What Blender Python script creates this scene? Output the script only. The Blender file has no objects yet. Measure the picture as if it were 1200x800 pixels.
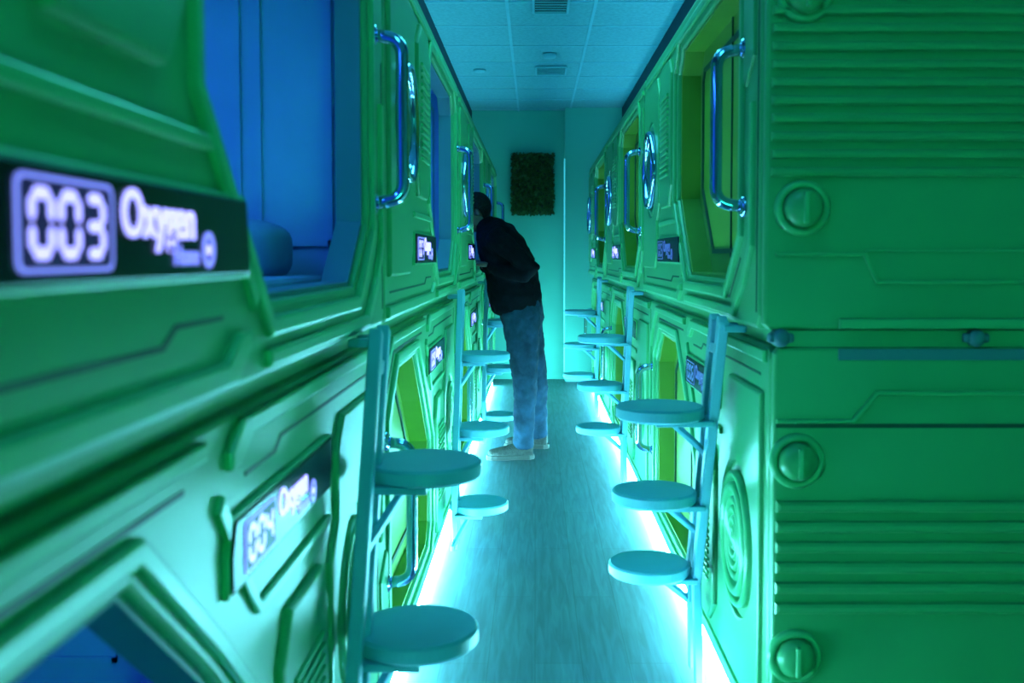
import bpy, bmesh, math, random
from mathutils import Vector, Matrix, Euler
random.seed(7)
scene = bpy.context.scene
try:
    scene.view_settings.view_transform = 'Standard'
    scene.view_settings.look = 'None'
except Exception as e:
    print(e)

# ------------------------------------------------------------ materials
def mat(name, col, rough=0.5, metal=0.0, var=0.0, vscale=8.0, bump=0.0, bscale=60.0, emit=None, estr=0.0, coat=0.0, spec=0.5, alpha=None):
    m = bpy.data.materials.new(name); m.use_nodes = True
    nt = m.node_tree; b = nt.nodes['Principled BSDF']
    b.inputs['Base Color'].default_value = (*col, 1)
    b.inputs['Roughness'].default_value = rough
    b.inputs['Metallic'].default_value = metal
    b.inputs['Specular IOR Level'].default_value = spec
    if coat: b.inputs['Coat Weight'].default_value = coat
    tc = nt.nodes.new('ShaderNodeTexCoord')
    if var > 0:
        n = nt.nodes.new('ShaderNodeTexNoise'); n.inputs['Scale'].default_value = vscale; n.inputs['Detail'].default_value = 5
        nt.links.new(tc.outputs['Object'], n.inputs['Vector'])
        r = nt.nodes.new('ShaderNodeValToRGB')
        r.color_ramp.elements[0].position = .3; r.color_ramp.elements[1].position = .7
        r.color_ramp.elements[0].color = (*[c*(1-var) for c in col], 1)
        r.color_ramp.elements[1].color = (*[min(1, c*(1+var)) for c in col], 1)
        nt.links.new(n.outputs['Fac'], r.inputs['Fac']); nt.links.new(r.outputs['Color'], b.inputs['Base Color'])
    if bump > 0:
        n2 = nt.nodes.new('ShaderNodeTexNoise'); n2.inputs['Scale'].default_value = bscale; n2.inputs['Detail'].default_value = 3
        nt.links.new(tc.outputs['Object'], n2.inputs['Vector'])
        bp = nt.nodes.new('ShaderNodeBump'); bp.inputs['Strength'].default_value = bump; bp.inputs['Distance'].default_value = .01
        nt.links.new(n2.outputs['Fac'], bp.inputs['Height']); nt.links.new(bp.outputs['Normal'], b.inputs['Normal'])
    if emit:
        b.inputs['Emission Color'].default_value = (*emit, 1); b.inputs['Emission Strength'].default_value = estr
    return m

M_POD = mat('pod_green_plastic', (.060,.32,.125), .36, var=.05, vscale=3, bump=.03, bscale=90)
M_POD2 = mat('pod_green_trim_lit', (.078,.40,.165), .30, var=.04)  # pod green lightened so raised edges seem to catch light
M_DOOR = mat('pod_lime_door', (.13,.26,.025), .4, var=.06)
M_DARK = mat('dark_seam', (.008,.05,.032), .5, var=.2)
M_INT = mat('pod_interior_white', (.30,.46,.72), .5, var=.04)
M_JAMB = mat('pod_jamb_blue_grey', (.07,.17,.23), .5, var=.05)
M_BED = mat('bed_fabric', (.18,.30,.52), .85, var=.1, bump=.3, bscale=200)
M_CHROME = mat('chrome', (.42,.50,.80), .10, 1.0, var=.02)
M_GLASS = mat('dark_gloss_plastic', (.002,.003,.010), .25, 0, var=.1, spec=.15)
M_BOX = mat('display_backing', (.01,.01,.04), .4, 0, var=.1, emit=(.10,.10,.6), estr=.10, spec=.1)
M_LENS = mat('mirror_disc', (.08,.28,.20), .15, .7, var=.05)
M_LED_V = mat('violet_display', (.2,.2,.8), .4, emit=(.33,.32,1.0), estr=2.5)
M_LED_W = mat('violet_display_edge', (.2,.2,.8), .4, emit=(.22,.25,1.0), estr=1.15)
M_LED_D = mat('violet_display_dim', (.1,.12,.4), .4, emit=(.12,.2,.8), estr=.22)
M_STRIP = mat('cyan_led', (.6,1,1), .4, emit=(.19,.82,1.0), estr=165)
M_STRIP2 = mat('cyan_led_soft', (.6,1,1), .4, emit=(.05,.6,.8), estr=.9)
M_LADDER = mat('ladder_painted_steel', (.14,.41,.56), .4, .0, var=.05)
M_CEILBAR = mat('ceiling_bar_paint', (.22,.52,.62), .6, var=.05)
M_CEIL = mat('ceiling_tile_mineral', (.20,.43,.50), .9, var=.12, vscale=40, bump=.3, bscale=150)
M_WALL = mat('wall_paint_teal', (.12,.52,.42), .8, var=.05, vscale=2, bump=.05)
M_BULK = mat('bulkhead_navy', (.012,.03,.06), .7, var=.2)
M_BLACK = mat('vent_black', (.01,.015,.02), .6, var=.2)
M_LEAF = mat('moss_leaf', (.03,.08,.012), .6, var=.5, vscale=30)
M_SKIN = mat('skin', (.11,.06,.045), .5, var=.05)
M_HAIR = mat('black_hair', (.006,.006,.008), .6, var=.3, bump=.8, bscale=120, spec=.2)
M_SWEAT = mat('black_sweater', (.004,.004,.007), .95, var=.3, vscale=20, bump=.5, bscale=40, spec=.1)
M_JEAN = mat('blue_denim', (.012,.034,.066), .9, var=.4, vscale=14, bump=.8, bscale=26, spec=.2)
M_SHOE = mat('sneaker_knit', (.03,.028,.025), .8, var=.5, vscale=50, bump=.5, bscale=150)
M_SOLE = mat('sneaker_sole', (.035,.033,.03), .7, var=.1)

# floor wood
def floor_mat():
    m = bpy.data.materials.new('wood_plank_floor'); m.use_nodes = True
    nt = m.node_tree; b = nt.nodes['Principled BSDF']
    tc = nt.nodes.new('ShaderNodeTexCoord')
    mp = nt.nodes.new('ShaderNodeMapping'); mp.inputs['Rotation'].default_value = (0,0,math.pi/2)
    nt.links.new(tc.outputs['Object'], mp.inputs['Vector'])
    br = nt.nodes.new('ShaderNodeTexBrick')
    br.inputs['Scale'].default_value = 1; br.inputs['Brick Width'].default_value = 1.25; br.inputs['Row Height'].default_value = .15
    br.inputs['Mortar Size'].default_value = .0015; br.inputs['Bias'].default_value = 0
    br.inputs['Color1'].default_value = (.080,.150,.19,1); br.inputs['Color2'].default_value = (.068,.128,.165,1); br.inputs['Mortar'].default_value = (.045,.085,.10,1)
    nt.links.new(mp.outputs['Vector'], br.inputs['Vector'])
    mp2 = nt.nodes.new('ShaderNodeMapping'); mp2.inputs['Scale'].default_value = (45,3.5,1)
    nt.links.new(tc.outputs['Object'], mp2.inputs['Vector'])
    n = nt.nodes.new('ShaderNodeTexNoise'); n.inputs['Scale'].default_value = 1; n.inputs['Detail'].default_value = 8; n.inputs['Distortion'].default_value = .6
    nt.links.new(mp2.outputs['Vector'], n.inputs['Vector'])
    r = nt.nodes.new('ShaderNodeValToRGB'); r.color_ramp.elements[0].position=.35; r.color_ramp.elements[1].position=.68
    r.color_ramp.elements[0].color=(.72,.72,.72,1); r.color_ramp.elements[1].color=(1.2,1.2,1.2,1)
    nt.links.new(n.outputs['Fac'], r.inputs['Fac'])
    mx = nt.nodes.new('ShaderNodeMix'); mx.data_type='RGBA'; mx.blend_type='MULTIPLY'; mx.inputs[0].default_value=1
    nt.links.new(br.outputs['Color'], mx.inputs[6]); nt.links.new(r.outputs['Color'], mx.inputs[7])
    nt.links.new(mx.outputs[2], b.inputs['Base Color'])
    b.inputs['Roughness'].default_value=.42
    bp = nt.nodes.new('ShaderNodeBump'); bp.inputs['Strength'].default_value=.15; bp.inputs['Distance'].default_value=.003
    nt.links.new(n.outputs['Fac'], bp.inputs['Height']); nt.links.new(bp.outputs['Normal'], b.inputs['Normal'])
    return m
M_FLOOR = floor_mat()

# ------------------------------------------------------------ mesh builder
class MB:
    def __init__(s): s.v=[]; s.f=[]; s.m=[]; s.s=[]; s.mats=[]
    def mi(s, m):
        if m not in s.mats: s.mats.append(m)
        return s.mats.index(m)
    def add(s, vs, fs, m, smooth=False, M=None):
        o=len(s.v); k=s.mi(m)
        s.v += [tuple(M@Vector(p)) if M else tuple(p) for p in vs]
        for f in fs: s.f.append([o+i for i in f]); s.m.append(k); s.s.append(smooth)
    def addbm(s, bm, m, smooth=False, M=None):
        bm.verts.index_update()
        s.add([v.co.copy() for v in bm.verts], [[v.index for v in f.verts] for f in bm.faces], m, smooth, M); bm.free()
    def mesh(s, name):
        me=bpy.data.meshes.new(name); me.from_pydata(s.v,[],s.f)
        for m in s.mats: me.materials.append(m)
        me.polygons.foreach_set('material_index', s.m); me.polygons.foreach_set('use_smooth', s.s); me.update()
        return me
    def obj(s, name, parent=None, M=None):
        return mkobj(name, s.mesh(name), parent, M)

def mkobj(name, data, parent=None, M=None):
    o=bpy.data.objects.new(name, data); scene.collection.objects.link(o)
    if parent: o.parent=parent
    if M is not None: o.matrix_local=M
    return o
def empty(name, M=None):
    return mkobj(name, None, None, M)

def box(mb, p0, p1, m, bev=0.0, M=None, seg=2):
    bm=bmesh.new(); bmesh.ops.create_cube(bm,size=1)
    c=[(a+b)/2 for a,b in zip(p0,p1)]; d=[abs(b-a) for a,b in zip(p0,p1)]
    for v in bm.verts: v.co=Vector((c[0]+v.co.x*d[0], c[1]+v.co.y*d[1], c[2]+v.co.z*d[2]))
    if bev>0: bmesh.ops.bevel(bm, geom=bm.edges[:], offset=bev, segments=seg, affect='EDGES', profile=.5)
    mb.addbm(bm,m,False,M)

def area2(p): return sum(p[i][0]*p[(i+1)%len(p)][1]-p[(i+1)%len(p)][0]*p[i][1] for i in range(len(p)))
def ccw(p): return p if area2(p)>0 else p[::-1]
def offs(p, d):
    p=ccw(p); n=len(p); out=[]
    for i in range(n):
        a=Vector(p[i-1]); b=Vector(p[i]); c=Vector(p[(i+1)%n])
        e1=(b-a).normalized(); e2=(c-b).normalized()
        n1=Vector((e1.y,-e1.x)); n2=Vector((e2.y,-e2.x))
        k=(n1+n2); k=k/max(.2,(1+n1.dot(n2)))
        out.append((b.x+k.x*d, b.y+k.y*d))
    return out
def arc(cx,cy,r,n=40): return [(cx+r*math.cos(2*math.pi*i/n), cy+r*math.sin(2*math.pi*i/n)) for i in range(n)]

def plate(mb, outlines, yf, yb, m, bev=.004, M=None):
    """polygon(s) in XZ; front at y=yf (outward = -y), back at yb"""
    bm=bmesh.new()
    if len(outlines)==1:
        vs=[bm.verts.new((x,yf,z)) for x,z in ccw(outlines[0])]
        bm.faces.new(vs)
    else:
        es=[]
        for k,ol in enumerate(outlines):
            vs=[bm.verts.new((x,yf,z)) for x,z in ccw(ol)]
            for i in range(len(vs)): es.append(bm.edges.new((vs[i],vs[(i+1)%len(vs)])))
        bmesh.ops.triangle_fill(bm, use_beauty=True, use_dissolve=False, edges=es, normal=(0,-1,0))
    bm.normal_update()
    for f in bm.faces:
        if f.normal.y>0: f.normal_flip()
    r=bmesh.ops.extrude_face_region(bm, geom=bm.faces[:])
    nv=[g for g in r['geom'] if isinstance(g,bmesh.types.BMVert)]
    for v in nv: v.co.y=yb
    bmesh.ops.recalc_face_normals(bm, faces=bm.faces[:])
    if bev>0:
        ed=[e for e in bm.edges if all(abs(v.co.y-yf)<1e-6 for v in e.verts) and len(e.link_faces)==2 and any(abs(f.normal.y)<.5 for f in e.link_faces)]
        try: bmesh.ops.bevel(bm, geom=ed, offset=bev, segments=2, affect='EDGES', profile=.5)
        except Exception as ex: print('bevel',ex)
    mb.addbm(bm,m,False,M)

def lathe(mb, prof, m, M, n=40, smooth=True):
    """prof list of (r, h); axis = local Z"""
    vs=[]; fs=[]
    for r,h in prof:
        for i in range(n):
            a=2*math.pi*i/n; vs.append((r*math.cos(a), r*math.sin(a), h))
    for k in range(len(prof)-1):
        for i in range(n):
            j=(i+1)%n; fs.append([k*n+i,k*n+j,(k+1)*n+j,(k+1)*n+i])
    fs.append([i for i in range(n)][::-1]); fs.append([(len(prof)-1)*n+i for i in range(n)])
    mb.add(vs,fs,m,smooth,M)

def sweep(mb, pts, r, m, n=14, M=None):
    pts=[Vector(p) for p in pts]; vs=[]; fs=[]
    up=None
    for i,p in enumerate(pts):
        t=(pts[min(i+1,len(pts)-1)]-pts[max(i-1,0)]).normalized()
        if up is None: up=t.orthogonal().normalized()
        up=(up-t*t.dot(up)).normalized(); s=t.cross(up)
        for k in range(n):
            a=2*math.pi*k/n; vs.append(p+up*r*math.cos(a)+s*r*math.sin(a))
    for i in range(len(pts)-1):
        for k in range(n):
            j=(k+1)%n; fs.append([i*n+k,i*n+j,(i+1)*n+j,(i+1)*n+k])
    fs.append(list(range(n))[::-1]); fs.append([(len(pts)-1)*n+k for k in range(n)])
    mb.add(vs,fs,m,True,M)

def fillet(pts, r, seg=6):
    pts=[Vector(p) for p in pts]; out=[pts[0]]
    for i in range(1,len(pts)-1):
        a,b,c=pts[i-1],pts[i],pts[i+1]
        p=b+(a-b).normalized()*r; q=b+(c-b).normalized()*r
        for k in range(seg+1):
            t=k/seg; out.append((1-t)**2*p+2*t*(1-t)*b+t*t*q)
    out.append(pts[-1]); return out

def text_geo(mb, s, size, m, M, thick=.0):
    c=bpy.data.curves.new('t','FONT'); c.body=s; c.size=size; c.extrude=.001; c.offset=thick
    o=bpy.data.objects.new('t',c); scene.collection.objects.link(o)
    bpy.context.view_layer.update()
    me=bpy.data.meshes.new_from_object(o.evaluated_get(bpy.context.evaluated_depsgraph_get()))
    mb.add([v.co.copy() for v in me.vertices],[list(p.vertices) for p in me.polygons],m,False,M)
    bpy.data.objects.remove(o)

XZ = Matrix(((1,0,0,0),(0,0,-1,0),(0,1,0,0),(0,0,0,1)))   # local z -> -y(out), y -> z

# ------------------------------------------------------------ capsule pods
L, H = 2.48, 1.03
OPEN_U=[(1.37,.11),(2.06,.11),(2.24,.25),(2.24,.85),(2.16,.93),(1.17,.93),(1.09,.85),(1.09,.385),(1.29,.19)]
OPEN_L=[(1.56,.13),(2.06,.13),(2.24,.27),(2.24,.85),(2.16,.93),(1.17,.93),(1.09,.85),(1.09,.52),(1.31,.325)]
SEG={'0':'abcdef','1':'bc','2':'abged','3':'abgcd','4':'fgbc','5':'afgcd','6':'afgedc','7':'abc','8':'abcdefg','9':'abcdfg'}
ROT = Matrix.Translation((L,0,H))@Matrix.Rotation(math.pi,4,'Y')

def seg_digit(mb, d, x, z, w, h, t, y, m):
    g=t*.10
    def hs(cx0,cx1,cz): plate(mb,[[(cx0+g,cz),(cx0+g+t/2,cz+t/2),(cx1-g-t/2,cz+t/2),(cx1-g,cz),(cx1-g-t/2,cz-t/2),(cx0+g+t/2,cz-t/2)]],y,y+.001,m,0)
    def vs(cx,z0,z1): plate(mb,[[(cx,z0+g),(cx+t/2,z0+g+t/2),(cx+t/2,z1-g-t/2),(cx,z1-g),(cx-t/2,z1-g-t/2),(cx-t/2,z0+g+t/2)]],y,y+.001,m,0)
    x1=x+w; zm=z+h/2; z1=z+h
    for c in SEG[d]:
        if c=='a': hs(x,x1,z1)
        if c=='g': hs(x,x1,zm)
        if c=='d': hs(x,x1,z)
        if c=='f': vs(x,zm,z1)
        if c=='b': vs(x1,zm,z1)
        if c=='e': vs(x,z,zm)
        if c=='c': vs(x1,z,zm)

def make_sign(num, u0, v0, lower, dim=False):
    mb=MB(); w=.63; h=.095
    A=M_LED_D if dim else M_LED_V; B=M_LED_D if dim else M_LED_W
    if lower: out=[(u0-.02,v0),(u0+w-.02,v0),(u0+w,v0+h*.6),(u0+w,v0+h),(u0,v0+h),(u0-.02,v0+h*.5)]
    else: out=[(u0,v0),(u0+w,v0),(u0+w-.015,v0+h),(u0,v0+h)]
    plate(mb,[offs(out,.006)],-.010,.01,M_POD2,.003)
    plate(mb,[out],-.014,.01,M_GLASS,.003)
    y=-.0165
    bx0,bx1,bz0,bz1=u0+.03,u0+.195,v0+.010,v0+.085
    def rr(x0,x1,z0,z1,r): 
        p=[]
        for cx,cz,a0 in ((x1-r,z1-r,0),(x0+r,z1-r,90),(x0+r,z0+r,180),(x1-r,z0+r,270)):
            for k in range(4): a=math.radians(a0+30*k); p.append((cx+r*math.cos(a),cz+r*math.sin(a)))
        return p
    plate(mb,[rr(bx0,bx1,bz0,bz1,.01),rr(bx0+.0035,bx1-.0035,bz0+.0035,bz1-.0035,.007)],y,y+.002,B,0)
    plate(mb,[rr(bx0+.004,bx1-.004,bz0+.004,bz1-.004,.007)],y+.0005,y+.002,M_GLASS if dim else M_BOX,0)
    for k,d in enumerate(num):
        seg_digit(mb,d,bx0+.022+k*.046,bz0+.015,.030,.046,.0100,y,A)
    text_geo(mb,'Oxygen',.062,A,Matrix.Translation((u0+.215,y+.001,v0+.042))@XZ,.0012)
    text_geo(mb,'Home',.03,B,Matrix.Translation((u0+.345,y+.001,v0+.014))@XZ,.0005)
    plate(mb,[arc(u0+.455,v0+.03,.021,24),arc(u0+.455,v0+.03,.013,24)],y,y+.002,B,0)
    plate(mb,[arc(u0+.455,v0+.03,.006,12)],y,y+.002,A,0)
    return mb.mesh('sign_'+num)

def make_pod_meshes(lower, opened):
    R = ROT if lower else Matrix.Identity(4)
    OPEN = OPEN_L if lower else OPEN_U
    mb=MB(); ft=.06 if opened else .10
    # fascia slab
    e=.03
    outer=[(.003,e),(e,0),(L-e,0),(L-.003,e),(L-.003,H-e),(L-e,H),(e,H),(.003,H-e)]
    plate(mb,[outer,OPEN],0,ft,M_POD,.010,R)
    # liner of the opening
    lin = M_JAMB if opened else M_DOOR
    plate(mb,[offs(OPEN,.001),offs(OPEN,-.010)],.014,.072 if opened else .13,lin,.002,R)
    # raised ring round opening
    plate(mb,[offs(OPEN,.052),offs(OPEN,.022)],-.012,.01,M_POD2,.006,R)
    # raised stepped panel with vent
    pv=[(.70,.37),(.94,.37),(1.00,.45),(1.00,.88),(.94,.94),(.76,.94),(.66,.86),(.66,.44)]
    plate(mb,[pv],-.016,.01,M_POD,.008,R)
    for i in range(15):
        z=.49+i*.022
        plate(mb,[[(.72,z),(.94,z),(.94,z+.010),(.72,z+.010)]],-.024,0,M_POD2,.003,R)
    # left block: stepped panel behind the round porthole
    pl=[(.06,.12),(.46,.12),(.53,.19),(.53,.33),(.60,.40),(.60,.86),(.53,.94),(.10,.94),(.06,.90)]
    plate(mb,[pl,arc(.34,.56,.21)],-.012,.01,M_POD,.008,R)
    # lower band with steps
    plate(mb,[[(.03,.012),(1.18,.012),(1.24,.05),(1.24,.075),(1.20,.075),(1.14,.042),(.03,.042)]],-.012,.01,M_POD2,.005,R)
    plate(mb,[[(1.34,.015),(2.20,.015),(2.33,.10),(2.42,.20),(2.42,.55),(2.39,.55),(2.39,.215),(2.31,.125),(2.18,.040),(1.34,.040)]],-.012,.01,M_POD2,.005,R)
    plate(mb,[[(.60,.30),(1.10,.30),(1.14,.26),(1.27,.10),(1.29,.12),(1.16,.275),(1.11,.318),(.60,.318)]],-.010,.01,M_POD2,.004,R)
    plate(mb,[[(.08,.965),(2.40,.965),(2.40,.985),(.08,.985)]],-.010,.01,M_POD2,.004,R)
    plate(mb,[[(2.32,.60),(2.42,.66),(2.42,.90),(2.34,.90),(2.30,.86),(2.30,.62)]],-.008,.01,M_POD,.004,R)
    # dark inlay grooves
    plate(mb,[[(.10,.075),(.95,.075),(.99,.095),(1.15,.095),(1.15,.101),(.985,.101),(.945,.081),(.10,.081)]],-.0015,.01,M_DARK,0,R)
    plate(mb,[[(1.40,.062),(2.12,.062),(2.26,.165),(2.255,.172),(2.115,.069),(1.40,.069)]],-.0015,.01,M_DARK,0,R)
    plate(mb,[[(2.445,.04),(2.452,.04),(2.452,.99),(2.445,.99)]],-.0015,.01,M_DARK,0,R)
    # porthole / speaker
    C=R@Vector((.34,0,.56)); T=Matrix.Translation(C)@XZ
    lathe(mb,[(.175,-.01),(.175,.026),(.167,.036),(.153,.036),(.146,.022),(.146,.008)] if not lower else [(.155,-.01),(.155,.018),(.148,.026),(.136,.026),(.130,.016),(.130,.008)], M_CHROME if not lower else M_POD2, T)
    if not lower:
        lathe(mb,[(.147,.004),(.135,.012),(.09,.022),(.03,.028),(.001,.029)],M_LENS,T)
        lathe(mb,[(.208,-.01),(.208,.006),(.200,.010),(.183,.010),(.176,-.002)],M_POD2,T)
    else:
        for r in (.185,.115,.09,.062,.035):
            lathe(mb,[(r,-.01),(r,.016),(r-.006,.022),(r-.013,.022),(r-.018,.012),(r-.018,-.01)],M_POD2,T)
        lathe(mb,[(.128,-.01),(.128,.006),(.001,.006)],M_POD,T)
        lathe(mb,[(.02,0),(.018,.02),(.001,.024)],M_POD2,T)
    # shell
    D=1.15; t=.03
    bx=lambda a,b,m,bv=0: box(mb,a,b,m,bv,None)
    bx((.002,ft,0),(L-.002,D,t),M_POD); bx((.002,ft,H-t),(L-.002,D,H),M_POD)
    bx((.002,ft,t),(t,D,H-t),M_POD); bx((L-t,ft,t),(L-.002,D,H-t),M_POD); bx((t,D-t,t),(L-t,D,H-t),M_POD)
    if opened:
        # interior lining
        s=t+.001
        bx((s,ft,s),(L-s,D-t,s+.02),M_INT); bx((s,ft,H-s-.02),(L-s,D-t,H-s),M_INT)
        bx((s,ft,s),(s+.015,D-t,H-s),M_INT); bx((L-s-.015,ft,s),(L-s,D-t,H-s),M_INT); bx((s,D-t-.02,s),(L-s,D-t,H-s),M_INT)
        # panel mouldings on the end walls
        for xx,sx in ((L-s-.015,-1),(s+.015,1)):
            for y0,y1 in ((.12,.31),(.35,.62),(.66,1.05)):
                for a,b in (((y0,.20),(y1,.215)),((y0,.90),(y1,.915)),((y0,.2),(y0+.012,.915)),((y1-.012,.2),(y1,.915))):
                    bx((xx,a[0],a[1]),(xx+sx*.010,b[0],b[1]),M_INT)
        for x0 in (.15,.7,1.25,1.8):
            plate(mb,[[(x0,.3),(x0+.5,.3),(x0+.5,.88),(x0,.88)]],D-t-.03,D-t-.02,M_INT,.004)
    else:
        dr=[(a,b) for a,b in offs(OPEN,-.004)]
        plate(mb,[dr],.085,.12,M_DOOR,.003,R)
        plate(mb,[offs(dr,-.07),offs(dr,-.085)],.078,.1,M_DARK,.0,R)
        box(mb,(1.70,.080,.14),(1.708,.1,.92),M_DARK,0,R)
    body=mb.mesh('pod_body')
    hb=MB()
    # chrome handle
    hx=2.30; z0,z1=.30,.70
    path=fillet([(hx,-.0,z0),(hx,-.074,z0+.012),(hx,-.074,z1-.012),(hx,0,z1)],.038,7)
    sweep(hb,path,.0155,M_CHROME,16,R)
    for z in (z0,z1):
        T=R@Matrix.Translation((hx,0,z))@XZ
        lathe(hb,[(.028,-.005),(.028,.006),(.022,.012),(.016,.014)],M_CHROME,T,24)
    handle=hb.mesh('pod_handle')
    bed=None
    if opened:
        q=MB()
        box(q,(.06,.12,.052),(L-.07,D-.06,.13),M_BED,.02,None,3)
        bm=bmesh.new(); bmesh.ops.create_uvsphere(bm,u_segments=28,v_segments=16,radius=1)
        for v in bm.verts:
            c=v.co; f=lambda a:math.copysign(abs(a)**.5,a)
            v.co=Vector((2.24+f(c.x)*.14,.36+f(c.y)*.17,.185+f(c.z)*.08*(1-.1*(abs(c.x)+abs(c.y)))))
        q.addbm(bm,M_BED,True)
        bed=q.mesh('pod_bed')
    return body,handle,bed

cache={}
def get(lower,opened):
    k=(lower,opened)
    if k not in cache: cache[k]=make_pod_meshes(lower,opened)
    return cache[k]

XL,XR=-.39,.535
ZU,ZL=1.125,.055
def pod(side,y0,lower,opened,num,dim=False):
    z=ZL if lower else ZU
    ins=.028 if lower else 0
    if side=='L': M=Matrix.Translation((XL-ins,y0,z))@Matrix.Rotation(math.pi/2,4,'Z')
    else: M=Matrix.Translation((XR+ins,y0+L,z))@Matrix.Rotation(-math.pi/2,4,'Z')
    e=empty('capsule_pod',M)
    b,h,bed=get(lower,opened)
    mkobj('body',b,e); mkobj('door_handle',h,e)
    if bed: mkobj('mattress_and_pillow',bed,e)
    if lower: sg=make_sign(num,1.245,.79,True,dim)
    else: sg=make_sign(num,.60,.152,False,dim)
    mkobj('number_sign',sg,e)
    if opened:
        ld=bpy.data.lights.new('pod_reading_light','AREA'); ld.shape='RECTANGLE'; ld.size=1.4; ld.size_y=.1
        ld.energy=5 if lower else 10; ld.color=(.035,.27,1)
        lo=mkobj('reading_light',ld,e); lo.matrix_local=Matrix.Translation((1.3,.70,.955))
    return e
for i,y in enumerate((.09,2.57,5.05,7.53)):
    pod('L',y,False,True,'%03d'%(3+4*i)); pod('L',y,True,i==0,'%03d'%(4+4*i))
right_first=[]
for i,y in enumerate((2.37,4.85,7.33)):
    a=pod('R',y,False,False,'%03d'%(5+4*i),i==0); b=pod('R',y,True,False,'%03d'%(6+4*i),i==0)
    if i==0: right_first=[a,b]

# end panels (the ends that face the near part of the room), built in world space
def end_panel(yp, upper):
    mb=MB(); x0=XR+(.004 if upper else .03); x1=XR+1.15
    z0=ZU if upper else ZL; z1=z0+H
    T=Matrix.Translation((0,yp,0))
    plate(mb,[[(x0,z0+.015),(x0+.012,z0+.002),(x1,z0+.002),(x1,z1),(x0+.012,z1),(x0,z1-.015)]],-.03,-.001,M_POD,.008,T)
    yf=-.03
    if upper:
        for i in range(11):
            z=1.485+i*.0415
            plate(mb,[[(XR+.016,z),(x1-.05,z),(x1-.05,z+.022),(XR+.016,z+.022)]],yf-.014,yf+.003,M_POD,.009,T)
        plate(mb,[[(XR+.03,1.30),(.77,1.30),(.80,1.235),(x1-.05,1.235),(x1-.05,1.243),(.805,1.243),(.777,1.308),(XR+.03,1.308)]],yf-.008,yf,M_POD2,.003,T)
        plate(mb,[[(.775,1.31),(x1-.05,1.31),(x1-.05,1.316),(.775,1.316)]],yf-.006,yf,M_POD2,.002,T)
        plate(mb,[[(.715,1.130),(x1-.05,1.130),(x1-.05,1.153),(.715,1.153)]],yf-.014,yf,M_POD2,.003,T)
        bolts=[(.625,1.412),(.625,1.905),(1.45,1.412),(1.45,1.905)]
    else:
        for i in range(6):
            z=.448+i*.049
            plate(mb,[[(XR+.036,z),(x1-.05,z),(x1-.05,z+.028),(XR+.036,z+.028)]],yf-.014,yf+.003,M_POD,.010,T)
        plate(mb,[[(XR+.035,.905),(.755,.905),(.81,.972),(x1-.05,.972),(x1-.05,.982),(.803,.982),(.748,.915),(XR+.035,.915)]],yf-.010,yf,M_POD2,.004,T)
        plate(mb,[[(XR+.035,.894),(x1-.05,.894),(x1-.05,.904),(XR+.035,.904)]],yf-.0015,yf,M_DARK,0,T)
        plate(mb,[[(.715,1.055),(x1-.05,1.055),(x1-.05,1.082),(.715,1.082)]],yf-.004,yf,M_JAMB,.001,T)
        bolts=[(.62,.816),(.62,.345),(1.45,.816),(1.45,.345)]
    for x,z in bolts:
        Q=T@Matrix.Translation((x,yf,z))@XZ
        lathe(mb,[(.066,-.004),(.066,.006),(.060,.014),(.050,.014),(.046,.006)],M_POD2,Q,36)
        lathe(mb,[(.046,.002),(.045,.022),(.040,.032),(.028,.040),(.012,.043),(.001,.0435)],M_POD,Q,36)
        box(mb,(x-.006,yf-.049,z-.036),(x+.006,yf-.02,z+.036),M_POD2,.003,T)
    return mb.mesh('end_panel')
for e,up in zip(right_first,(True,False)):
    o=mkobj('end_panel',end_panel(2.37,up)); o.parent=e
    bpy.context.view_layer.update()
    o.matrix_parent_inverse=e.matrix_world.inverted()

# connecting rails between stacked pods
def rail(name,x0,x1,y0,y1):
    mb=MB(); box(mb,(min(x0,x1),y0,ZL+H+.0005),(max(x0,x1),y1,ZU-.0005),M_POD,.0)
    if x0>0:
        for xx in (.58,1.04,1.5):
            lathe(mb,[(.022,-.03),(.022,.0),(.018,.012),(.008,.016)],M_JAMB,Matrix.Translation((xx,y0-.008,1.107))@XZ,20)
            box(mb,(xx-.030,y0-.018,1.096),(xx+.030,y0+.01,1.118),M_JAMB,.006)
    return mb.obj(name)
rail('pod_stack_rail',XL-.045,XL-1.1,.12,10.0)
rail('pod_stack_rail',XR+.045,XR+1.1,2.35,9.8)
# plinth under pods
def plinth(x0,x1,y0,y1):
    mb=MB(); box(mb,(min(x0,x1),y0,0),(max(x0,x1),y1,ZL-.001),M_DARK,0); mb.obj('pod_plinth')
plinth(XL-.09,XL-1.1,.1,10.0); plinth(XR+.09,XR+1.1,2.40,9.8)
# led strips at the foot of the pods
def strip(x0,x1,y0,y1,z0=.004,z1=.050,m=M_STRIP,name='led_strip'):
    mb=MB(); box(mb,(min(x0,x1),y0,z0),(max(x0,x1),y1,z1),m,.003); return mb.obj(name)
strip(XL-.056,XL-.038,1.5,9.95)
strip(XR+.038,XR+.056,2.45,9.78)

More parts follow.
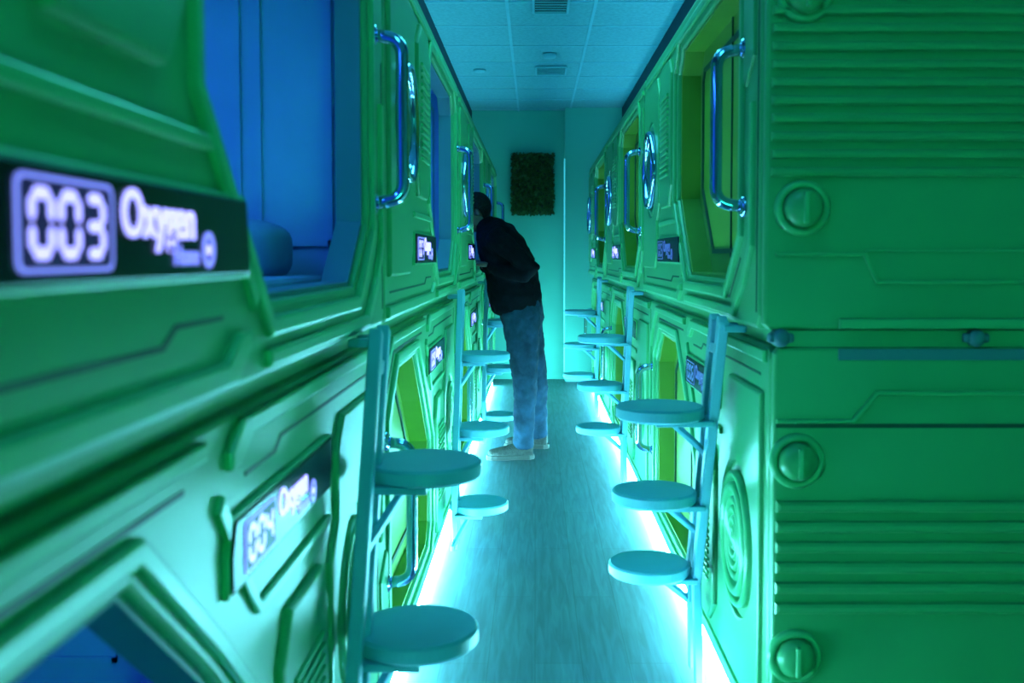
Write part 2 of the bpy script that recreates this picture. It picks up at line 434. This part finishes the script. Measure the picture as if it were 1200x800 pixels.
# ------------------------------------------------------------ ladders with round steps
def ladder(side,ytop,vs):
    s=-1 if side=='L' else 1
    X=XL if s<0 else XR
    sl=.48 if s>0 else -.47       # run of y per metre down
    ro=0 if s>0 else -.10         # rails stand a little before the steps
    xr=X-s*.040                   # rail centre
    mb=MB()
    yat=lambda v: ytop+(1.12-v)*sl+ro
    def bar(p,q,w,d,m=M_LADDER):
        p=Vector(p); q=Vector(q); t=(q-p); ln=t.length; t.normalize()
        a=Vector((1,0,0)); a=(a-t*a.dot(t)).normalized(); b=t.cross(a)
        Mx=Matrix((( a.x,b.x,t.x,p.x),(a.y,b.y,t.y,p.y),(a.z,b.z,t.z,p.z),(0,0,0,1)))
        box(mb,(-w/2,-d/2,0),(w/2,d/2,ln),m,.004,Mx)
    for dy in (-.055,.055):
        top=1.135
        bar((xr,yat(top)+dy,top),(xr,yat(.30)+dy,.30),.028,.038)
        bar((xr,yat(.31)+dy,.31),(xr-s*.0,yat(.05)+dy-sl*.26*1.5,.012),.026,.034)
        # hook onto pod stack joint
        box(mb,(min(xr,X+s*.02),yat(top)+dy-.018,1.100),(max(xr,X+s*.02),yat(top)+dy+.018,1.118),M_LADDER,.003)
    bar((xr,yat(1.05)-.055,1.05),(xr,yat(1.05)+.055,1.05),.02,.03)
    for v in vs:
        y=yat(v)-ro; cx=X-s*(.182 if s>0 else .140)
        r=.125 if s>0 else .131
        lathe(mb,[(r-.008,-.038),(r,-.031),(r,-.006),(r-.006,0),(r-.02,.001),(.001,.001)],M_LADDER,Matrix.Translation((cx,y,v)),56,False)
        # bracket under step
        box(mb,(min(cx-.02*s,xr),y+ro*.5-.07,v-.052),(max(cx-.02*s,xr),y+ro*.5+.07,v-.036),M_LADDER,.003)
        bar((cx+s*.03,y,v-.045),(xr,yat(v-.15),v-.15),.016,.022)
        bar((xr,yat(v-.15)-.055,v-.15),(xr,yat(v-.15)+.055,v-.15),.016,.024)
    return mb.obj('ladder')
for y in (2.34,4.82,7.30): ladder('L',y,(.845,.525,.21))
for y in (2.68,5.16,7.64): ladder('R',y,(.88,.61,.355))

# ------------------------------------------------------------ room shell
def simple(name,p0,p1,m,bev=0):
    mb=MB(); box(mb,p0,p1,m,bev); return mb.obj(name)
CZ=2.82; YB=10.5
simple('floor',(-1.75,-1.8,-.1),(2.4,YB+.1,0),M_FLOOR)
simple('ceiling',(-1.75,-1.8,CZ),(2.4,YB+.1,CZ+.1),M_CEIL)
simple('wall_left',(-1.85,-1.8,0),(-1.75,YB+.1,CZ),M_WALL)
simple('wall_right',(2.4,-1.8,0),(2.5,YB+.1,CZ),M_WALL)
simple('wall_front',(-1.75,-1.9,0),(2.4,-1.8,CZ),M_WALL)
simple('wall_back',(-1.75,YB,0),(2.4,YB+.1,CZ),M_WALL)
simple('wall_pier',(.31,YB-.22,0),(2.4,YB-.001,CZ-.001),M_WALL)
simple('baseboard_back',(-1.75,YB-.015,0),(.309,YB-.0005,.07),M_WALL,.003)
simple('baseboard_pier',(.32,YB-.24,0),(2.4,YB-.2205,.07),M_CEILBAR,.003)
simple('bulkhead_left',(-.72,.1,2.16),(-.66,YB-.01,CZ-.001),M_BULK)
simple('bulkhead_right',(.89,2.4,2.16),(.95,YB-.23,CZ-.001),M_BULK)
strip(.298,.308,YB-.21,YB-.20,.10,2.30,M_STRIP2,'vertical_led_strip')
# ceiling grid
mb=MB()
x=-.17
for k in range(-3,5):
    xx=-.17+k*.535
    if -1.7<xx<2.35: box(mb,(xx-.010,-1.79,CZ-.006),(xx+.010,YB-.0,CZ+.001),M_CEILBAR,.001)
y=-1.4
while y<YB:
    box(mb,(-1.74,y-.010,CZ-.0055),(2.39,y+.010,CZ+.001),M_CEILBAR,.001); y+=.62
mb.obj('ceiling_grid')
def vent(x,y,w,d):
    mb=MB(); z=CZ-.006
    box(mb,(x-w/2,y-d/2,z-.006),(x+w/2,y+d/2,z),M_BLACK,.002)
    nsl=7
    for i in range(nsl):
        yy=y-d/2+(i+.5)*d/nsl
        box(mb,(x-w/2+.01,yy-.006,z-.012),(x+w/2-.01,yy+.002,z-.005),M_CEILBAR,.001)
    for a in (-1,1):
        box(mb,(x+a*w/2-.008,y-d/2,z-.013),(x+a*w/2+.008,y+d/2,z),M_CEILBAR,.002)
        box(mb,(x-w/2,y+a*d/2-.008,z-.013),(x+w/2,y+a*d/2+.008,z),M_CEILBAR,.002)
    mb.obj('ceiling_vent')
vent(.095,6.05,.21,.42); vent(.13,8.2,.24,.34)
mb=MB(); lathe(mb,[(.05,0),(.05,.02),(.04,.032),(.001,.034)],M_CEILBAR,Matrix.Translation((.11,7.55,CZ-.0055))@Matrix.Rotation(math.pi,4,'X'),28); mb.obj('smoke_detector')
mb=MB(); lathe(mb,[(.05,0),(.05,.01),(.04,.016),(.001,.018)],M_CEILBAR,Matrix.Translation((-.45,8.2,CZ-.0055))@Matrix.Rotation(math.pi,4,'X'),28); mb.obj('ceiling_speaker')

# moss panel
mb=MB(); cx,cz=-.025,2.05; w,h=.43,.62
box(mb,(cx-w/2,YB-.04,cz-h/2),(cx+w/2,YB-.001,cz+h/2),M_BLACK,.004)
for i in range(2600):
    px=cx+(random.random()-.5)*w*1.04; pz=cz+(random.random()-.5)*h*1.03; py=YB-.045-random.random()*.035
    s=.010+random.random()*.014
    E=Euler((random.uniform(-1.1,1.1),random.uniform(0,6.28),random.uniform(-1.1,1.1))).to_matrix().to_4x4()
    T=Matrix.Translation((px,py,pz))@E
    mb.add([(0,0,-s),(s*.5,-.002,-.2*s),(s*.35,0,.5*s),(0,.002,s),(-s*.35,0,.5*s),(-s*.5,-.002,-.2*s)],[[0,1,2,3,4,5]],M_LEAF,False,T)
mb.obj('moss_wall_panel')

# ------------------------------------------------------------ man
def loft(mb, rings, m, n=20, side=Vector((0,1,0))):
    P=[Vector(r[0]) for r in rings]; vs=[]; fs=[]
    for i,(p,rs,rf) in enumerate(rings):
        t=(P[min(i+1,len(P)-1)]-P[max(i-1,0)]).normalized()
        b=side-t*side.dot(t)
        b.normalize(); c=t.cross(b)
        for k in range(n):
            a=2*math.pi*k/n; vs.append(P[i]+b*rs*math.cos(a)+c*rf*math.sin(a))
    for i in range(len(P)-1):
        for k in range(n):
            j=(k+1)%n; fs.append([i*n+k,i*n+j,(i+1)*n+j,(i+1)*n+k])
    t0=(P[0]-P[1]).normalized(); t1=(P[-1]-P[-2]).normalized()
    a=len(vs); vs.append(P[0]+t0*min(rings[0][1],rings[0][2])*.5); vs.append(P[-1]+t1*min(rings[-1][1],rings[-1][2])*.5)
    for k in range(n):
        j=(k+1)%n; fs.append([a,j,k]); fs.append([a+1,(len(P)-1)*n+k,(len(P)-1)*n+j])
    mb.add(vs,fs,m,True)
def ball(mb,c,r,m,R=None):
    bm=bmesh.new(); bmesh.ops.create_icosphere(bm,subdivisions=3,radius=1)
    M=Matrix.Translation(c)@(R if R else Matrix.Identity(4))@Matrix.Diagonal((*r,1))
    mb.addbm(bm,m,True,M)
def fuse(mb, vox, smooth=3, noise=0, nscale=.06):
    o=mb.obj('tmp'); 
    r=o.modifiers.new('r','REMESH'); r.mode='VOXEL'; r.voxel_size=vox; r.use_smooth_shade=True
    s=o.modifiers.new('s','SMOOTH'); s.iterations=smooth; s.factor=.6
    if noise:
        tx=bpy.data.textures.new('folds','CLOUDS'); tx.noise_scale=nscale
        d=o.modifiers.new('d','DISPLACE'); d.texture=tx; d.strength=noise; d.mid_level=.5
    bpy.context.view_layer.update()
    me=bpy.data.meshes.new_from_object(o.evaluated_get(bpy.context.evaluated_depsgraph_get()))
    bpy.data.objects.remove(o)
    return [v.co.copy() for v in me.vertices],[list(p.vertices) for p in me.polygons]

man=MB()
def hand(mb, M, curl=.5, flip=1):
    h=MB()
    bm=bmesh.new(); bmesh.ops.create_icosphere(bm,subdivisions=3,radius=1)
    h.addbm(bm,M_SKIN,True,M@Matrix.Translation((.045,0,0))@Matrix.Diagonal((.055,.042,.017,1)))
    for k,(yy,ln,r) in enumerate(((.030,.072,.0085),(.010,.080,.009),(-.010,.075,.0088),(-.029,.058,.0078))):
        p=Vector((.075,yy*.9*flip,0)); a=0; pts=[(M@Vector((.05,yy*.7*flip,0)),r*1.15,r*1.15),(M@p,r*1.1,r*1.1)]
        for s,fr in enumerate((.45,.3,.25)):
            a+=curl*(.7+.15*k); d=Vector((math.cos(a),yy*.8*flip,-math.sin(a))); p=p+d*ln*fr
            pts.append((M@p,r*(1-.1*s),r*(1-.1*s)))
        loft(h,pts,M_SKIN,10,(M.to_3x3()@Vector((0,1,.01))).normalized())
    pts=[((.02,.028*flip,-.003),.013),((.045,.048*flip,-.010),.012),((.066,.058*flip,-.018),.0105),((.086,.060*flip,-.026),.009)]
    loft(h,[(M@Vector(p),r,r) for p,r in pts],M_SKIN,10,(M.to_3x3()@Vector((0,0,1))).normalized())
    v,f=fuse(h,.0035,2); mb.add(v,f,M_SKIN,True)
PY=6.5
# --- jeans
j=MB()
loft(j,[((-.085,PY,1.04),.165,.125),((-.09,PY,.97),.175,.14),((-.085,PY+.0,.90),.18,.145),((-.08,PY,.84),.165,.125)],M_JEAN)
loft(j,[((-.09,PY-.085,.93),.095,.13),((-.085,PY-.10,.80),.094,.115),((-.075,PY-.115,.66),.084,.098),((-.065,PY-.125,.52),.070,.082),((-.065,PY-.135,.42),.066,.076),((-.07,PY-.15,.28),.060,.068),((-.075,PY-.16,.14),.058,.066),((-.08,PY-.16,.075),.060,.070)],M_JEAN)
loft(j,[((-.08,PY+.085,.93),.095,.13),((-.06,PY+.10,.80),.094,.115),((-.03,PY+.12,.66),.084,.098),((.0,PY+.14,.52),.070,.082),((.01,PY+.155,.42),.066,.076),((.015,PY+.18,.28),.060,.068),((.02,PY+.2,.14),.058,.066),((.02,PY+.2,.075),.060,.070)],M_JEAN)
v,f=fuse(j,.011,4,.022,.05); man.add(v,f,M_JEAN,True)
# --- sweater torso + arms + collar
s=MB()
loft(s,[((-.115,PY,.955),.185,.160),((-.125,PY,1.02),.190,.175),((-.145,PY,1.12),.185,.172),((-.165,PY,1.23),.190,.170),((-.205,PY,1.33),.200,.160),((-.255,PY,1.42),.205,.140),((-.295,PY,1.47),.17,.110),((-.325,PY,1.505),.085,.075),((-.338,PY,1.53),.066,.066)],M_SWEAT,28)
loft(s,[((-.26,PY-.17,1.435),.065,.075),((-.20,PY-.225,1.37),.062,.070),((-.09,PY-.245,1.28),.056,.060),((-.015,PY-.25,1.215),.052,.054),((-.05,PY-.24,1.185),.050,.050),((-.16,PY-.20,1.195),.046,.048),((-.29,PY-.14,1.235),.036,.038)],M_SWEAT)
loft(s,[((-.26,PY+.17,1.435),.065,.075),((-.235,PY+.225,1.36),.060,.068),((-.19,PY+.27,1.22),.054,.056),((-.22,PY+.28,1.18),.052,.052),((-.29,PY+.28,1.20),.044,.046),((-.355,PY+.27,1.245),.034,.036)],M_SWEAT)
v,f=fuse(s,.011,4,.026,.07); man.add(v,f,M_SWEAT,True)
# hands resting on the sill of the pod opening
Mh=Matrix.Translation((-.290,PY-.14,1.246))@Matrix.Rotation(math.radians(155),4,'Z')@Matrix.Rotation(math.radians(-2),4,'Y')
hand(man,Mh,.12,-1)
Mh=Matrix.Translation((-.345,PY+.27,1.262))@Matrix.Rotation(math.radians(175),4,'Z')@Matrix.Rotation(math.radians(4),4,'Y')
hand(man,Mh,.12,1)
# neck + head (looking towards -x into the pod, bent a little)
hd=MB(); HC=Vector((-.385,PY,1.583)); RT=Matrix.Rotation(math.radians(-32),4,'Y')
HM=Matrix.Translation(HC)@RT
loft(hd,[((-.325,PY,1.49),.055,.058),((-.35,PY,1.53),.054,.056),((-.37,PY,1.57),.054,.056)],M_SKIN)
def hb_(c,r,R=None): ball(hd,Vector((0,0,0)),r,M_SKIN,HM@Matrix.Translation(c)@(R or Matrix.Identity(4)))
hb_((.012,0,.028),(.096,.077,.090)); hb_((-.035,0,-.02),(.062,.064,.085)); hb_((-.05,0,-.075),(.042,.042,.035))
hb_((-.020,.0,-.06),(.055,.056,.045))
hb_((-.104,0,-.018),(.020,.013,.014)); hb_((-.094,0,.005),(.012,.009,.03),Matrix.Rotation(math.radians(18),4,'Y'))
hb_((-.086,0,.030),(.016,.052,.011)); hb_((-.094,0,-.050),(.010,.024,.007)); hb_((-.090,0,-.060),(.010,.021,.007))
for sy in (-1,1):
    hb_((.010,sy*.078,-.008),(.017,.009,.030),Matrix.Rotation(math.radians(sy*18),4,'Z'))
    hb_((-.06,sy*.040,-.020),(.022,.020,.018))
v,f=fuse(hd,.0045,3); 
Hi=HM.inverted(); fh=[];fk=[]
for q in f:
    c=Hi@(sum((v[i] for i in q),Vector())/len(q))
    hairy = (c.z>.052 and c.x<-.0) or (c.x>=-.02 and c.z>.005 and not (abs(c.y)>.079)) or (c.x>.025 and c.z>-.090)
    if c.x<-.06 and c.z<.066: hairy=False
    (fh if hairy else fk).append(q)
man.add(v,fk,M_SKIN,True)
v2=[Hi@p for p in v]; v2=[HM@(p+Vector((p.x-.012,p.y,p.z-.01)).normalized()*(.012+.004*random.random())) for p in v2]
man.add(v2,fh,M_HAIR,True)
for sy in (-1,1):   # eyes
    ball(man,HM@Vector((-.083,sy*.030,.012)),(.010,.012,.009),M_SOLE); ball(man,HM@Vector((-.0905,sy*.030,.012)),(.004,.005,.005),M_HAIR)
    ball(man,HM@Vector((-.096,sy*.030,.034)),(.005,.018,.004),M_HAIR)
# shoes
def shoe(x,y,ang):
    q=MB(); n=22
    secs=[(.050,.032,.050,.075),(.03,.040,.055,.085),(-.01,.040,.052,.085),(-.06,.040,.045,.068),(-.11,.046,.035,.052),(-.16,.048,.028,.040),(-.195,.040,.022,.032),(-.215,.022,.016,.024)]
    vs=[];fs=[]
    for (sx,wy,zc,hz) in secs:
        for k in range(n):
            a=2*math.pi*k/n; vs.append((sx,wy*math.cos(a),max(.018,.03+hz*.9*math.sin(a) if math.sin(a)>0 else .03+.02*math.sin(a))))
    for i in range(len(secs)-1):
        for k in range(n): jn=(k+1)%n; fs.append([i*n+k,i*n+jn,(i+1)*n+jn,(i+1)*n+k])
    fs.append(list(range(n))[::-1]); fs.append([(len(secs)-1)*n+k for k in range(n)])
    T=Matrix.Translation((x,y,0))@Matrix.Rotation(ang,4,'Z')@Matrix.Diagonal((1.08,1.05,1.15,1))
    q.add(vs,fs,M_SHOE,True)
    vv,ff=fuse(q,.006,3); man.add(vv,ff,M_SHOE,True,T)
    out=[(.058,-.02),(.062,0),(.058,.02),(.03,.042),(-.04,.041),(-.11,.049),(-.165,.050),(-.20,.042),(-.222,.022),(-.226,0),(-.222,-.022),(-.20,-.042),(-.165,-.050),(-.11,-.049),(-.04,-.041),(.03,-.042)]
    R=Matrix(((1,0,0,0),(0,0,1,0),(0,-1,0,0),(0,0,0,1)))
    plate(man,[out],-.028,-.001,M_SOLE,.006,T@R)
shoe(-.07,PY-.16,math.radians(6)); shoe(.03,PY+.2,math.radians(-8))
man.obj('man')

# ------------------------------------------------------------ lights
def area(name,loc,rot,sx,sy,e,col):
    d=bpy.data.lights.new(name,'AREA'); d.shape='RECTANGLE'; d.size=sx; d.size_y=sy; d.energy=e; d.color=col
    o=mkobj(name,d); o.location=loc; o.rotation_euler=rot; return o
# added fill lights, out of view, over the near part of the corridor
area('overhead_fill',(.10,4.3,2.80),(0,0,0),.25,1.6,20,(.08,.88,.92))
area('overhead_fill',(.10,1.2,2.80),(0,0,0),.25,1.2,9,(.06,.80,.95))
area('rear_green_fill',(.9,-1.7,.35),(math.radians(95),0,math.pi),1.2,.4,66,(.10,1,.56))  # unseen green fill added behind the camera, no fixture modelled
# added fill lights hidden on top of the pod rows, shining up at the ceiling
area('pod_top_fill',(-.56,5.4,2.19),(math.radians(180),0,0),.06,9.0,20,(.05,.64,.92))
area('pod_top_fill',(.78,6.2,2.19),(math.radians(180),0,0),.06,7.0,20,(.05,.64,.92))

w=bpy.data.worlds.new('w'); scene.world=w; w.use_nodes=True
w.node_tree.nodes['Background'].inputs['Color'].default_value=(.005,.03,.04,1)
w.node_tree.nodes['Background'].inputs['Strength'].default_value=1

# ------------------------------------------------------------ camera
cd=bpy.data.cameras.new('cam'); cd.lens=35; cd.sensor_width=36; cd.clip_start=.02
cam=mkobj('camera',cd); cam.location=(0,0,1.3)
cam.rotation_euler=(math.radians(90-2.7),0,0)
cd.shift_y=-.0375; cd.shift_x=-.0225
cd.dof.use_dof=True; cd.dof.focus_distance=5.2; cd.dof.aperture_fstop=3.6
scene.camera=cam
